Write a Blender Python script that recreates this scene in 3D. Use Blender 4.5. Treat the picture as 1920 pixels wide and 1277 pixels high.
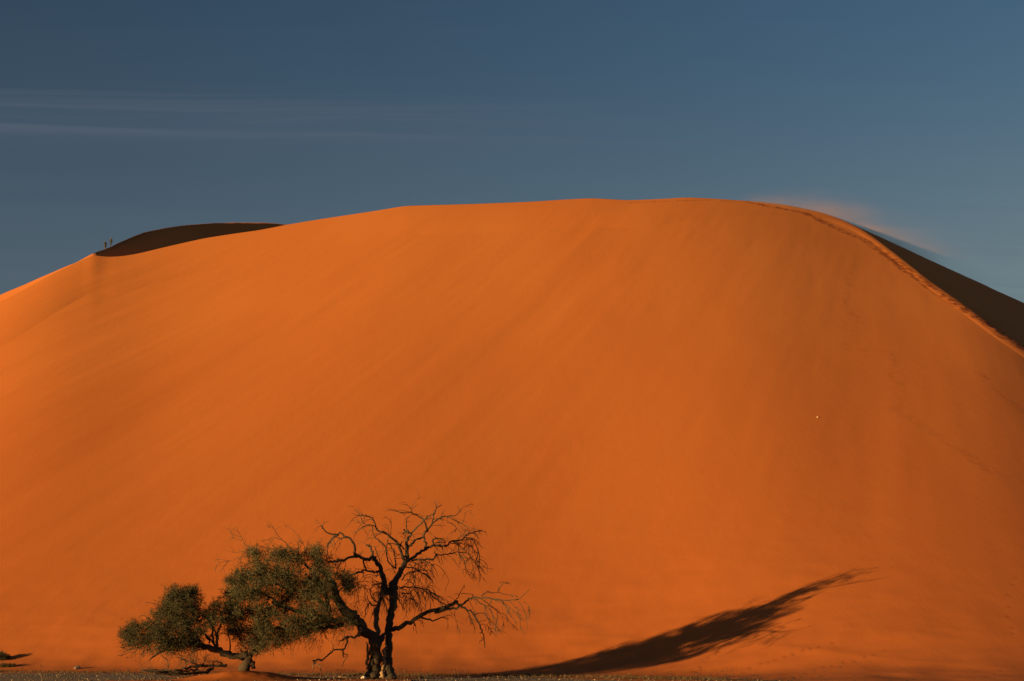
import bpy, math, random
import numpy as np
from mathutils import Vector, Matrix

for o in list(bpy.data.objects): bpy.data.objects.remove(o)
S = bpy.context.scene
COL = S.collection

# ------------------------------------------------------------------ camera
F = 2800.0; W0, H0 = 1920.0, 1277.0
PITCH = math.radians(11.5); EYE = 1.7
cd = bpy.data.cameras.new('camera'); cam = bpy.data.objects.new('camera', cd); COL.objects.link(cam)
cd.sensor_width = 36.0; cd.lens = 36.0 * F / W0; cd.clip_start = 0.5; cd.clip_end = 20000
cam.location = (0, 0, EYE); cam.rotation_euler = (math.pi/2 + PITCH, 0, 0)
S.camera = cam

# ------------------------------------------------------------------ light
SUN_AZ = 33.0    # light travels towards +x, swung this many degrees towards +y
SUN_EL = 4.6
EXPOSURE = 1.45
az, el = math.radians(SUN_AZ), math.radians(SUN_EL)
to_sun = Vector((-math.cos(az)*math.cos(el), -math.sin(az)*math.cos(el), math.sin(el)))
sd = bpy.data.lights.new('sun', 'SUN'); sun = bpy.data.objects.new('sun', sd); COL.objects.link(sun)
sd.energy = 3.68; sd.angle = math.radians(0.5); sd.color = (1.0, 0.63, 0.23)
sun.rotation_euler = to_sun.to_track_quat('Z', 'Y').to_euler()

S.view_settings.view_transform = 'Standard'; S.view_settings.look = 'None'
S.view_settings.exposure = EXPOSURE; S.view_settings.gamma = 1.0

w = bpy.data.worlds.new('World'); S.world = w; w.use_nodes = True
N = w.node_tree.nodes; L = w.node_tree.links
bg = N['Background']; bg.inputs['Strength'].default_value = 0.058
sky = N.new('ShaderNodeTexSky'); sky.sky_type = 'NISHITA'; sky.sun_disc = False
sky.sun_elevation = el
sky.sun_rotation = math.atan2(to_sun.x, to_sun.y)
sky.altitude = 600; sky.air_density = 1.0; sky.dust_density = 0.4; sky.ozone_density = 2.5
def wm(op, a, b=None, clamp=False):
    n = N.new('ShaderNodeMath'); n.operation = op; n.use_clamp = clamp
    for i, v in enumerate((a, b)):
        if v is None: continue
        if isinstance(v, (int, float)): n.inputs[i].default_value = v
        else: L.new(v, n.inputs[i])
    return n.outputs[0]
tc = N.new('ShaderNodeTexCoord'); sep = N.new('ShaderNodeSeparateXYZ'); L.new(tc.outputs['Generated'], sep.inputs[0])
X, Y, Z = sep.outputs
def wmaprange(v, a, b, c, d):
    n = N.new('ShaderNodeMapRange'); n.interpolation_type = 'SMOOTHSTEP'
    for i, q in enumerate((v, a, b, c, d)):
        if isinstance(q, (int, float)): n.inputs[i].default_value = q
        else: L.new(q, n.inputs[i])
    return n.outputs[0]
azim = wm('ARCTAN2', X, Y)
elev = wm('ARCSINE', Z)
# tint of the clear, slightly dusty desert sky
def wmix(f, a, b):
    q = N.new('ShaderNodeMix'); q.data_type = 'RGBA'; L.new(f, q.inputs[0])
    for i, v in ((6, a), (7, b)):
        if isinstance(v, tuple): q.inputs[i].default_value = (*v, 1)
        else: L.new(v, q.inputs[i])
    return q
lr = wm("ADD", wm("MULTIPLY", azim, 1.25), 0.58, clamp=True)
top = wmix(lr, (0.52, 0.45, 0.42), (0.62, 0.62, 0.59)); low = wmix(lr, (0.75, 0.555, 0.49), (1.0, 0.70, 0.52))
tint = wmix(wmaprange(elev, 0.20, 0.43, 0, 1), low.outputs[2], top.outputs[2])
mul = N.new('ShaderNodeMix'); mul.data_type = 'RGBA'; mul.blend_type = 'MULTIPLY'; mul.inputs[0].default_value = 1
L.new(sky.outputs[0], mul.inputs[6]); L.new(tint.outputs[2], mul.inputs[7])
# thin cirrus streaks, fixed to directions in the sky
T_ = wm('ADD', wm('DIVIDE', Z, wm('MAXIMUM', Y, 0.05)), wm('MULTIPLY', azim, 0.023))
comb = N.new('ShaderNodeCombineXYZ')
L.new(wm('MULTIPLY', azim, 1.9), comb.inputs[0])
ws = N.new('ShaderNodeTexNoise'); ws.inputs['Scale'].default_value = 2.2; ws.inputs['Detail'].default_value = 2; L.new(tc.outputs['Generated'], ws.inputs['Vector'])
L.new(wm('ADD', wm('MULTIPLY', T_, 95), wm('MULTIPLY', ws.outputs['Fac'], 3.5)), comb.inputs[1])
ns = N.new('ShaderNodeTexNoise'); ns.inputs['Scale'].default_value = 1.0; ns.inputs['Detail'].default_value = 5
ns.inputs['Roughness'].default_value = 0.55; ns.inputs['Distortion'].default_value = 0.6
L.new(comb.outputs[0], ns.inputs['Vector'])
cl = wmaprange(ns.outputs['Fac'], 0.40, 0.72, 0, 1)
CIR = math.radians(20.0)
band = wm('MULTIPLY', wmaprange(T_, 0.338, 0.354, 0, 1), wmaprange(T_, 0.366, 0.386, 1, 0))
fade = wmaprange(azim, -0.36, 0.28, 1, 0.08)
lowb = wm('MULTIPLY', wmaprange(elev, 0.235, 0.32, 0.22, 0.03), 1.0)
amt = wm('MULTIPLY', cl, wm('ADD', wm('MULTIPLY', wm('MULTIPLY', band, fade), 0.62), lowb), clamp=True)
veil = wm('MULTIPLY', wm('MULTIPLY', wmaprange(T_, 0.315, 0.35, 0, 1), wmaprange(T_, 0.362, 0.38, 1, 0)), wmaprange(azim, -0.15, 0.28, 0.16, 0.0))
amt = wm('ADD', amt, veil, clamp=True)
cmix = N.new('ShaderNodeMix'); cmix.data_type = 'RGBA'
L.new(amt, cmix.inputs[0]); L.new(mul.outputs[2], cmix.inputs[6]); cmix.inputs[7].default_value = (0.62, 0.78, 1.05, 1)
L.new(cmix.outputs[2], bg.inputs['Color'])

# ------------------------------------------------------------------ helpers
def ue(px, py):
    """direction of a point seen at (px,py): x/y and (z-EYE)/y"""
    dx, dy = (px - W0/2)/F, (H0/2 - py)/F
    f = math.cos(PITCH) - dy*math.sin(PITCH)
    return dx/f, (math.sin(PITCH) + dy*math.cos(PITCH))/f
def P(px, py, d):
    u, e = ue(px, py); return Vector((u*d, d, EYE + e*d))
def setp(o, label=None, cat=None, group=None, kind=None):
    if label: o['label'] = label
    if cat: o['category'] = cat
    if group: o['group'] = group
    if kind: o['kind'] = kind
    return o
def empty(name, loc, label, cat, group=None):
    o = bpy.data.objects.new(name, None); COL.objects.link(o); o.location = loc
    o.empty_display_size = 0.5
    return setp(o, label, cat, group)
def mesh_obj(name, V, Fc, mat, parent=None, smooth=True):
    me = bpy.data.meshes.new(name)
    off = parent.location if parent is not None else Vector((0, 0, 0))
    if isinstance(V, np.ndarray):
        V = V - np.array(off); me.vertices.add(len(V)); me.vertices.foreach_set('co', V.astype(np.float32).ravel())
        Fc = np.asarray(Fc, dtype=np.int32); n, k = Fc.shape
        me.loops.add(n*k); me.loops.foreach_set('vertex_index', Fc.ravel())
        me.polygons.add(n); me.polygons.foreach_set('loop_start', np.arange(0, n*k, k, dtype=np.int32))
        me.polygons.foreach_set('loop_total', np.full(n, k, dtype=np.int32))
        me.update(calc_edges=True)
    else:
        me.from_pydata([tuple(Vector(v) - off) for v in V], [], Fc); me.update()
    if smooth: me.polygons.foreach_set('use_smooth', [True]*len(me.polygons))
    me.materials.append(mat)
    o = bpy.data.objects.new(name, me); COL.objects.link(o)
    if parent is not None: o.parent = parent
    return o

def vnoise(x, y, seed=0):
    rs = np.random.RandomState(seed); T = rs.rand(256, 256)*2-1
    xi = np.floor(x).astype(int); yi = np.floor(y).astype(int); fx = x-xi; fy = y-yi
    fx = fx*fx*fx*(fx*(fx*6-15)+10); fy = fy*fy*fy*(fy*(fy*6-15)+10)
    a = T[xi & 255, yi & 255]; b = T[(xi+1) & 255, yi & 255]; c = T[xi & 255, (yi+1) & 255]; d = T[(xi+1) & 255, (yi+1) & 255]
    return (a*(1-fx)+b*fx)*(1-fy) + (c*(1-fx)+d*fx)*fy
def fbm(x, y, seed=0, oct=4, g=0.5):
    s = 0; a = 1.0
    for i in range(oct):
        s = s + a*vnoise(x*2**i + 7.3*i, y*2**i + 3.1*i, seed+i); a *= g
    return s

# ------------------------------------------------------------------ materials
def new_mat(name):
    m = bpy.data.materials.new(name); m.use_nodes = True
    return m, m.node_tree.nodes, m.node_tree.links, m.node_tree.nodes['Principled BSDF']
def noise_node(n, l, coord, scale, detail=4, rough=0.55, mscale=None):
    t = n.new('ShaderNodeTexNoise'); t.inputs['Scale'].default_value = scale
    t.inputs['Detail'].default_value = detail; t.inputs['Roughness'].default_value = rough
    if mscale is not None:
        mp = n.new('ShaderNodeMapping'); mp.inputs['Scale'].default_value = mscale
        l.new(coord, mp.inputs[0]); l.new(mp.outputs[0], t.inputs['Vector'])
    else: l.new(coord, t.inputs['Vector'])
    return t
def ramp(n, l, fac, stops):
    r = n.new('ShaderNodeValToRGB'); e = r.color_ramp.elements
    while len(e) < len(stops): e.new(0.5)
    for q, (p, c) in zip(e, stops): q.position = p; q.color = (*c, 1)
    l.new(fac, r.inputs[0]); return r
def bump(n, l, h, b, strength, dist, prev=None):
    q = n.new('ShaderNodeBump'); q.inputs['Strength'].default_value = strength; q.inputs['Distance'].default_value = dist
    l.new(h, q.inputs['Height'])
    if prev is not None: l.new(prev.outputs[0], q.inputs['Normal'])
    l.new(q.outputs[0], b.inputs['Normal']); return q

def sand_mat():
    m, n, l, b = new_mat('red_sand')
    g = n.new('ShaderNodeNewGeometry'); pos = g.outputs['Position']
    rot = n.new('ShaderNodeMapping'); rot.inputs['Rotation'].default_value = (0, 0, math.radians(15))
    rot.inputs['Scale'].default_value = (1, 0.22, 0.22); l.new(pos, rot.inputs[0])
    big = noise_node(n, l, rot.outputs[0], 0.045, 5, 0.55)
    c1 = ramp(n, l, big.outputs['Fac'], [(0.30, (0.49, 0.147, 0.032)), (0.5, (0.515, 0.160, 0.035)), (0.72, (0.54, 0.174, 0.039))])
    fine = noise_node(n, l, pos, 6.0, 3, 0.6)
    c2 = ramp(n, l, fine.outputs['Fac'], [(0.3, (0.93, 0.93, 0.93)), (0.7, (1.0, 1.0, 1.0))])
    mx = n.new('ShaderNodeMix'); mx.data_type = 'RGBA'; mx.blend_type = 'MULTIPLY'; mx.inputs[0].default_value = 1
    l.new(c1.outputs[0], mx.inputs[6]); l.new(c2.outputs[0], mx.inputs[7])
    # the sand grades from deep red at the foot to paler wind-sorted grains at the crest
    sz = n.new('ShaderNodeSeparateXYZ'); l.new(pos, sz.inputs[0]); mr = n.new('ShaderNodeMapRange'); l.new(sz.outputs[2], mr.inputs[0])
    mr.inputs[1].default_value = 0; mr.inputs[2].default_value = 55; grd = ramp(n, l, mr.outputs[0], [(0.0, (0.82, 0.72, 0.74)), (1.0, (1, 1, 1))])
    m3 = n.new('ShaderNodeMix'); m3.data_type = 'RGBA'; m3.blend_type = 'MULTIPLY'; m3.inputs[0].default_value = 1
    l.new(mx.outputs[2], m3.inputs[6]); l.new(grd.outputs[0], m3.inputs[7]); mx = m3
    # trodden sand gets a darker colour, painted-in shade for the low-sun footprints
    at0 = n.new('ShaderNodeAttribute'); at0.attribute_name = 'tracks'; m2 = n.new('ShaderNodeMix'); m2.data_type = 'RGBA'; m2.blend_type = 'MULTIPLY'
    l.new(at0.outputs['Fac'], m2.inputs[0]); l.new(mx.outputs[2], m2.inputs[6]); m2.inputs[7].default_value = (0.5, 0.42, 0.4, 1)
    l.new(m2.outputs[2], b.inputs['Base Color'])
    b.inputs['Roughness'].default_value = 0.95; b.inputs['Specular IOR Level'].default_value = 0.1
    b1 = bump(n, l, noise_node(n, l, rot.outputs[0], 0.9, 5, 0.6).outputs['Fac'], b, 0.17, 0.10)
    b2 = bump(n, l, fine.outputs['Fac'], b, 0.25, 0.02, b1)
    at = n.new('ShaderNodeAttribute'); at.attribute_name = 'tracks'
    vo = n.new('ShaderNodeTexVoronoi'); vo.inputs['Scale'].default_value = 1.7; l.new(pos, vo.inputs['Vector'])
    mm = n.new('ShaderNodeMath'); mm.operation = 'MULTIPLY'; l.new(vo.outputs['Distance'], mm.inputs[0]); l.new(at.outputs['Fac'], mm.inputs[1])
    bump(n, l, mm.outputs[0], b, 0.4, 0.15, b2)
    return m
SAND = sand_mat()

def gravel_mat():
    m, n, l, b = new_mat('gravel_plain')
    g = n.new('ShaderNodeNewGeometry'); pos = g.outputs['Position']
    a = noise_node(n, l, pos, 0.25, 6, 0.6); f = noise_node(n, l, pos, 9, 4, 0.7)
    c1 = ramp(n, l, a.outputs['Fac'], [(0.3, (0.105, 0.070, 0.046)), (0.7, (0.165, 0.100, 0.062))])
    c2 = ramp(n, l, f.outputs['Fac'], [(0.3, (0.55, 0.55, 0.55)), (0.75, (1.25, 1.2, 1.15))])
    mx = n.new('ShaderNodeMix'); mx.data_type = 'RGBA'; mx.blend_type = 'MULTIPLY'; mx.inputs[0].default_value = 1
    l.new(c1.outputs[0], mx.inputs[6]); l.new(c2.outputs[0], mx.inputs[7]); l.new(mx.outputs[2], b.inputs['Base Color'])
    b.inputs['Roughness'].default_value = 0.95
    bump(n, l, f.outputs['Fac'], b, 0.6, 0.05)
    return m
GRAVEL = gravel_mat()

def bark_mat(name, dark, light, mid=0.55, bs=0.9):
    m, n, l, b = new_mat(name)
    g = n.new('ShaderNodeNewGeometry'); pos = g.outputs['Position']
    a = noise_node(n, l, pos, 6.0, 5, 0.65, (3.0, 3.0, 0.5))
    c = ramp(n, l, a.outputs['Fac'], [(0.35, dark), (mid, dark), (0.8, light)])
    l.new(c.outputs[0], b.inputs['Base Color']); b.inputs['Roughness'].default_value = 0.9
    bump(n, l, a.outputs['Fac'], b, bs, 0.08)
    return m
BARK = bark_mat('dark_bark', (0.048, 0.032, 0.019), (0.125, 0.076, 0.042))
BARE = bark_mat('stripped_wood', (0.24, 0.145, 0.075), (0.40, 0.27, 0.15), 0.45, 0.4)
TWIG = bark_mat('dry_twig', (0.075, 0.046, 0.026), (0.25, 0.16, 0.085), 0.5, 0.2)

def leaf_mat(name, c0, c1, c2):
    m, n, l, b = new_mat(name)
    g = n.new('ShaderNodeNewGeometry')
    a = noise_node(n, l, g.outputs['Position'], 1.6, 4, 0.6)
    c = ramp(n, l, a.outputs['Fac'], [(0.3, c0), (0.52, c1), (0.75, c2)])
    r = ramp(n, l, g.outputs['Random Per Island'], [(0.0, (0.7, 0.7, 0.7)), (1.0, (1.15, 1.12, 1.1))])
    mx = n.new('ShaderNodeMix'); mx.data_type = 'RGBA'; mx.blend_type = 'MULTIPLY'; mx.inputs[0].default_value = 1
    l.new(c.outputs[0], mx.inputs[6]); l.new(r.outputs[0], mx.inputs[7]); l.new(mx.outputs[2], b.inputs['Base Color'])
    b.inputs['Roughness'].default_value = 0.8; b.inputs['Specular IOR Level'].default_value = 0.15
    return m
LEAF = leaf_mat('acacia_leaves', (0.050, 0.047, 0.026), (0.078, 0.071, 0.036), (0.110, 0.099, 0.050))
LEAFD = leaf_mat('bush_leaves', (0.036, 0.035, 0.020), (0.060, 0.055, 0.029), (0.082, 0.074, 0.038))
STRAW = leaf_mat('straw', (0.055, 0.036, 0.020), (0.10, 0.068, 0.035), (0.20, 0.14, 0.07))

def plain_mat(name, col, rough=0.85, nz=0.15, sc=20):
    m, n, l, b = new_mat(name)
    g = n.new('ShaderNodeTexCoord'); a = noise_node(n, l, g.outputs['Object'], sc, 3, 0.5)
    c = ramp(n, l, a.outputs['Fac'], [(0.3, tuple(q*(1-nz) for q in col)), (0.7, tuple(min(1, q*(1+nz)) for q in col))])
    l.new(c.outputs[0], b.inputs['Base Color']); b.inputs['Roughness'].default_value = rough
    return m

# ------------------------------------------------------------------ the dune
BASE = [(-0.9, 110), (-0.5, 103), (-0.345, 101), (-0.2, 95.5), (-0.1, 91.5), (0.0, 90.3), (0.05, 88.7), (0.12, 83.6), (0.22, 76.5), (0.345, 73), (0.6, 72), (0.9, 68)]   # where the face proper begins; FOOT is the edge of the thin sand sheet in front of it
FOOT = [(-0.9, 112), (-0.6, 106), (-0.345, 98), (-0.27, 95), (-0.2, 91), (-0.12, 87), (0.0, 85), (0.06, 82), (0.12, 77), (0.17, 73), (0.23, 68), (0.34, 61), (0.6, 50), (0.9, 42)]
CREST = [(0,566,243),(60,535,252),(100,513,259),(150,489,269),(176,477,275),(190,480.5,277),(205,482,279),(235,480,283),(262,475,286),(320,461,291),(382,447,295),(440,438,298),(490,431,301),(540,421,303),(600,411,305),(660,402,307),(700,396,308),(760,386,309),(830,384,310),(900,382,310),(1000,378,310),(1060,374,310),(1110,371.5,310),(1180,375.5,310),(1240,373,311),(1290,370,312),(1350,373,314),(1420,378,316),(1480,385,318),(1540,398,319),(1585,414,316),(1620,432,309),(1650,453,298),(1700,492,272),(1750,532,250),(1800,566,232),(1860,610,212),(1920,650,197)]
CREST2 = [(176,477,274),(192,472,281),(215,459,295),(240,446,312),(270,435,330),(320,425.5,352),(380,419,374),(430,417.5,390),(480,417,402),(520,418.5,412),(560,424,420),(620,436,430),(700,455,440)]
_cu = []; 
for px, py, d in CREST:
    u, e = ue(px, py); _cu.append((u, EYE+e*d, d))
_cu = [(-0.9, 12, 180), (-0.62, 28, 205), (-0.47, 41, 224)] + _cu + [(0.42, 25, 170), (0.55, 14, 145), (0.9, 4, 110)]
CU = np.array(_cu)
_c2 = []
for px, py, d in CREST2:
    u, e = ue(px, py); _c2.append((u, EYE+e*d, d))
C2 = np.array(_c2)
def smooth_interp(u, xs, ys, k=0.009):
    s = 0
    for o, wgt in ((-1.5, .1), (-0.75, .2), (0, .4), (0.75, .2), (1.5, .1)): s = s + wgt*np.interp(u+o*k, xs, ys)
    return s
KFOOT = 1.13
FX = np.array([a for a, b in FOOT]); FY = np.array([b for a, b in FOOT], float)
_ug = np.linspace(-1.1, 1.1, 2201)
def _gs(v, sg):
    k = np.arange(-int(4*sg/0.001), int(4*sg/0.001)+1)*0.001; g = np.exp(-(k/sg)**2/2); g /= g.sum()
    return np.convolve(np.pad(v, len(k)//2, mode='edge'), g, 'valid')
_YS = _gs(np.interp(_ug, CU[:, 0], CU[:, 2]), 0.035); _ZS = _gs(np.interp(_ug, CU[:, 0], CU[:, 1]), 0.035); _FS = _gs(np.interp(_ug, FX, FY), 0.03)
_BS = _gs(np.interp(_ug, [a for a, b in BASE], [b for a, b in BASE]), 0.05)
_YM = _gs(np.interp(_ug, CU[:, 0], CU[:, 2]), 0.024); _ZM = _gs(np.interp(_ug, CU[:, 0], CU[:, 1]), 0.024)
def face_base(u, yy, yb):
    ys = np.interp(u, _ug, _YS); zs = np.interp(u, _ug, _ZS); b2 = np.interp(u, _ug, _BS)
    t = np.where(yy-b2 > 15, yy-b2, 1.6*np.log1p(np.exp(np.minimum(yy-b2, 30)/1.6)))      # soft knee at the foot
    return -0.05 + 0.035*np.clip(yy-yb, 0, 12) + zs*np.clip(t/(ys-b2), 0, 1.6)**KFOOT
# the brow lies where the even face reaches the height it has against the sky
_EC = _gs(np.interp(_ug, CU[:, 0], (CU[:, 1]-EYE)/CU[:, 2]), 0.0035)
_lo = np.full(_ug.shape, 110.0); _hi = np.full(_ug.shape, 420.0)
for _ in range(40):
    _m = (_lo+_hi)/2; _c = face_base(_ug, _m, _FS) > EYE + _EC*_m
    _hi = np.where(_c, _m, _hi); _lo = np.where(_c, _lo, _m)
_YO = np.interp(_ug, CU[:, 0], CU[:, 2])
_wk = np.clip((np.abs(_ug)-0.40)/0.1, 0, 1)
_YC = _gs(np.clip(_hi, _YO-28, _YO+28)*(1-_wk) + _YO*_wk, 0.003)
C2[:, 2] += np.interp(C2[:, 0], _ug, _YC-_YO)
C2[:, 1] = EYE + (np.array([ue(a, b)[1] for a, b, c in CREST2]))*C2[:, 2]
def crest_zy(u):
    y = np.interp(u, _ug, _YC); return EYE + np.interp(u, _ug, _EC)*y, y
def foot_y(u): return np.interp(u, _ug, _FS)
TRACK = [(1180,380),(1330,375),(1400,379),(1460,390),(1510,400),(1545,417),(1580,434),(1620,449),(1660,477),(1700,507),(1750,541),(1800,574),(1850,606),(1890,636),(1930,660)]
FAINT = [[(1600,490),(1585,570),(1608,600),(1600,640),(1580,655),(1675,660),(1675,705),(1692,730),(1680,770),(1730,800),(1780,830),(1850,880),(1925,905)],
         [(1838,698),(1860,725),(1885,750),(1925,775)]]
PRINTS = [[(1365,1208),(1330,1235),(1300,1262)],[(1560,1206),(1490,1225),(1440,1245),(1405,1252),(1390,1270)],[(1660,1220),(1600,1240),(1550,1250),(1500,1266),(1470,1275)],[(1905,1085),(1890,1120),(1892,1160),(1905,1200)],[(1880,1258),(1850,1270),(1820,1275)],[(1430,1270),(1400,1276)]]
def ground_mod(x, y, s):
    """wind-drift undulation, in metres; s is 0 at the foot, 1 at the crest"""
    a = math.radians(15); xr = x*math.cos(a) - y*math.sin(a); yr = x*math.sin(a) + y*math.cos(a)
    m = np.clip(s*6, 0, 1)*np.clip((1-s)*12, 0, 1)
    z = 0.09*fbm(xr/26, yr/170, 11, 3, 0.5)*m + 0.03*fbm(xr/5.0, yr/60, 31, 3, 0.5)*m
    # blown-up mound of sand round the thorn trees
    z = z + (0.16*fbm(x/5, y/5, 41, 3)+0.05)*np.clip(s*30, 0, 1)*np.exp(-s*14)
    return z
def front(u, y):
    zc, yc = crest_zy(u); yb = foot_y(u)
    def base(yy): return face_base(u, yy, yb)
    s = (y-yb)/(yc-yb); sp = np.clip(s, 0, 1)
    q = np.clip(1-(yc-y)/60.0, 0, 1); w_ = q*q*(3-2*q)
    bw = np.interp(u, [0.1, 0.22], [32.0, 9.0]); q2 = np.clip(1-(yc-y)/bw, 0, 1); bulge = np.interp(u, [0.1, 0.22], [0.25, 0.12])*q2*(1-q2)*4      # rounded brow
    z = base(y) + (zc-base(yc))*w_ + bulge + ground_mod(u*y, y, sp)
    return np.where(s < 0, z + s*6, z)
def ground_z(x, y):
    z = float(front(np.array([x/y]), np.array([float(y)]))[0]); return max(z, 0.0)

def build_dune():
    nu = 1300
    u = np.concatenate([np.linspace(-0.9, -0.36, 90, endpoint=False), np.linspace(-0.36, 0.36, nu-180), np.linspace(0.36, 0.9, 91)[1:]])
    nu = len(u)
    zc, yc = crest_zy(u); yb = foot_y(u)
    # rows: foot apron, face, hollow, back slope
    t0 = np.linspace(-0.03, 0, 6, endpoint=False); t1 = np.linspace(0, 1, 880)**1.3
    rows_y = [yb + (yc-yb)*t for t in t0] + [yb + (yc-yb)*t for t in t1]
    Yf = np.array(rows_y); Uf = np.broadcast_to(u, Yf.shape)
    Zf = front(Uf, Yf)
    Zf[-1] = zc
    y2 = smooth_interp(u, np.concatenate([[-0.9], C2[:, 0], [-0.02, 0.9]]), np.concatenate([[260], C2[:, 2], [450, 450]]))
    e2 = smooth_interp(u, C2[:, 0], (C2[:, 1]-EYE)/C2[:, 2]); z2 = EYE+e2*y2
    has2 = (u > C2[0, 0]) & (u < C2[-1, 0])
    y2 = np.where(has2, np.maximum(y2, yc+0.5), yc+45)
    tb = np.linspace(0, 1, 91)[1:]; tk = np.linspace(0, 1, 61)[1:]**1.3
    Yb = np.concatenate([np.array([yc + (y2-yc)*t for t in tb]), np.array([y2 + 170*t for t in tk])])
    Ub = np.broadcast_to(u, Yb.shape)
    Xb = Ub*Yb
    cx, cy, cz = u*yc, yc, zc
    Zb = np.full(Yb.shape, -50.0)
    idx = np.unique(np.concatenate([np.arange(0, nu, 5), [nu-1]]))
    for i in idx:
        sl = 0.615 if u[i] > 0.16 else 0.55
        if u[i] < 0.16: sl = 0.6
        sl = SLIP_R if u[i] > 0.2 else 0.6
        Zb = np.maximum(Zb, cz[i] - sl*np.hypot(Xb-cx[i], Yb-cy[i]))
    for i in np.where(has2)[0][::2]:
        Zb = np.maximum(Zb, z2[i] - 0.70*np.hypot(Xb-u[i]*y2[i], Yb-y2[i]))
    back = np.where(has2 & (Yb >= y2-1e-4), z2 - 0.12*(Yb-y2) - 0.002*(Yb-y2)**2, -50)
    Zb = np.maximum(Zb, back); Zb = np.maximum(Zb, -0.6)
    Zb += 0.05*fbm(Xb/3, Yb/9, 77, 3)*np.clip((Yb-yc)/4, 0, 1)
    Yg = np.concatenate([Yf, Yb]); Ug = np.broadcast_to(u, Yg.shape); Xg = Ug*Yg; Zg = np.concatenate([Zf, Zb])
    Eg = (Zg-EYE)/Yg
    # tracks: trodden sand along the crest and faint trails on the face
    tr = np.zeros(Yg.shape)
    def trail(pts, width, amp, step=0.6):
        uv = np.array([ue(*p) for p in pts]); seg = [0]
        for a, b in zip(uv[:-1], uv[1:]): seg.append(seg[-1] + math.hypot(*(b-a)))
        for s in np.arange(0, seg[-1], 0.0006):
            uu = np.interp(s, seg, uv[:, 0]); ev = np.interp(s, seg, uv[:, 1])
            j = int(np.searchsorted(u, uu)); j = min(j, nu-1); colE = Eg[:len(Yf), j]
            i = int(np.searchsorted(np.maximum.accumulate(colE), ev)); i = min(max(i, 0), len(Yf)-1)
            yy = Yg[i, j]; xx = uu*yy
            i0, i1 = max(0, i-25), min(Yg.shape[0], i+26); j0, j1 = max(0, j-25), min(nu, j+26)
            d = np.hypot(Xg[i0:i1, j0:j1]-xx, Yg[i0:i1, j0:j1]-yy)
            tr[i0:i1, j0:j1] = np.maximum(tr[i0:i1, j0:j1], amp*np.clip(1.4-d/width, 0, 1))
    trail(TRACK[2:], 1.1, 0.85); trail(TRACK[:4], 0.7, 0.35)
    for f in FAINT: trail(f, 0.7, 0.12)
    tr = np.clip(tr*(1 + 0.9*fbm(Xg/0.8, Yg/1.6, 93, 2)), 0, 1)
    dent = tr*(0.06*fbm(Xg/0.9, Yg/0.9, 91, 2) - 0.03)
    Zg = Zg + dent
    # single footprints near the foot of the dune
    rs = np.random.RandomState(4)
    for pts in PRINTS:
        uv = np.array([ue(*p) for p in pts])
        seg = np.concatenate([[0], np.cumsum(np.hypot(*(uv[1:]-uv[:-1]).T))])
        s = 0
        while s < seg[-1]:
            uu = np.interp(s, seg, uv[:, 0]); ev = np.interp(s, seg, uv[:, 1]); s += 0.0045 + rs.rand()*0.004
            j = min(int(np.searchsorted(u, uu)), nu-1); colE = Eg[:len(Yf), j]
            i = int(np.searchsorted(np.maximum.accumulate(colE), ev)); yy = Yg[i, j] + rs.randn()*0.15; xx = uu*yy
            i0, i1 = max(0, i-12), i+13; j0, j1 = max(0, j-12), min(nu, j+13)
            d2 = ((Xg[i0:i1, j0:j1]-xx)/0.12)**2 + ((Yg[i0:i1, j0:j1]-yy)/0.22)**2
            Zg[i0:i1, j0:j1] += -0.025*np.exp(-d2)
            tr[i0:i1, j0:j1] = np.maximum(tr[i0:i1, j0:j1], 0.45*np.exp(-d2))  # paints the shade of each print into the colour mask
    V = np.stack([Xg, Yg, Zg], -1).reshape(-1, 3); nr = Yg.shape[0]
    r, c = np.meshgrid(np.arange(nr-1), np.arange(nu-1), indexing='ij'); a = r*nu+c
    Fc = np.stack([a, a+1, a+nu+1, a+nu], -1).reshape(-1, 4)
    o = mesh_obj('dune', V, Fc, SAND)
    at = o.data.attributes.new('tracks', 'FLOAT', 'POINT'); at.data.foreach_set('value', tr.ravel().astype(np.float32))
    setp(o, 'huge red sand dune lit by a low sun', 'dune', kind='structure')
    return o
SLIP_R = 0.63
dune = build_dune()

# ------------------------------------------------------------------ the gravel plain
def build_ground():
    R = 9000; xs = np.concatenate([[-R, -2500, -800, -300], np.linspace(-120, 120, 161), [300, 800, 2500, R]])
    ys = np.concatenate([[-R, -1500, -300, -60, 0, 30], np.linspace(50, 140, 91), [220, 400, 900, 3000, R]])
    Xg, Yg = np.meshgrid(xs, ys)
    near = np.exp(-((Yg-95)/60)**2)*np.exp(-(Xg/90)**2)
    Zg = (0.10*fbm(Xg/14, Yg/9, 3, 3) - 0.06)*near - 0.02
    V = np.stack([Xg, Yg, Zg], -1).reshape(-1, 3); nr, nc = Xg.shape
    r, c = np.meshgrid(np.arange(nr-1), np.arange(nc-1), indexing='ij'); a = r*nc+c
    o = mesh_obj('ground', V, np.stack([a, a+1, a+nc+1, a+nc], -1).reshape(-1, 4), GRAVEL)
    setp(o, 'flat brown gravel plain in front of the dune', 'ground', kind='structure')
build_ground()

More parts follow.
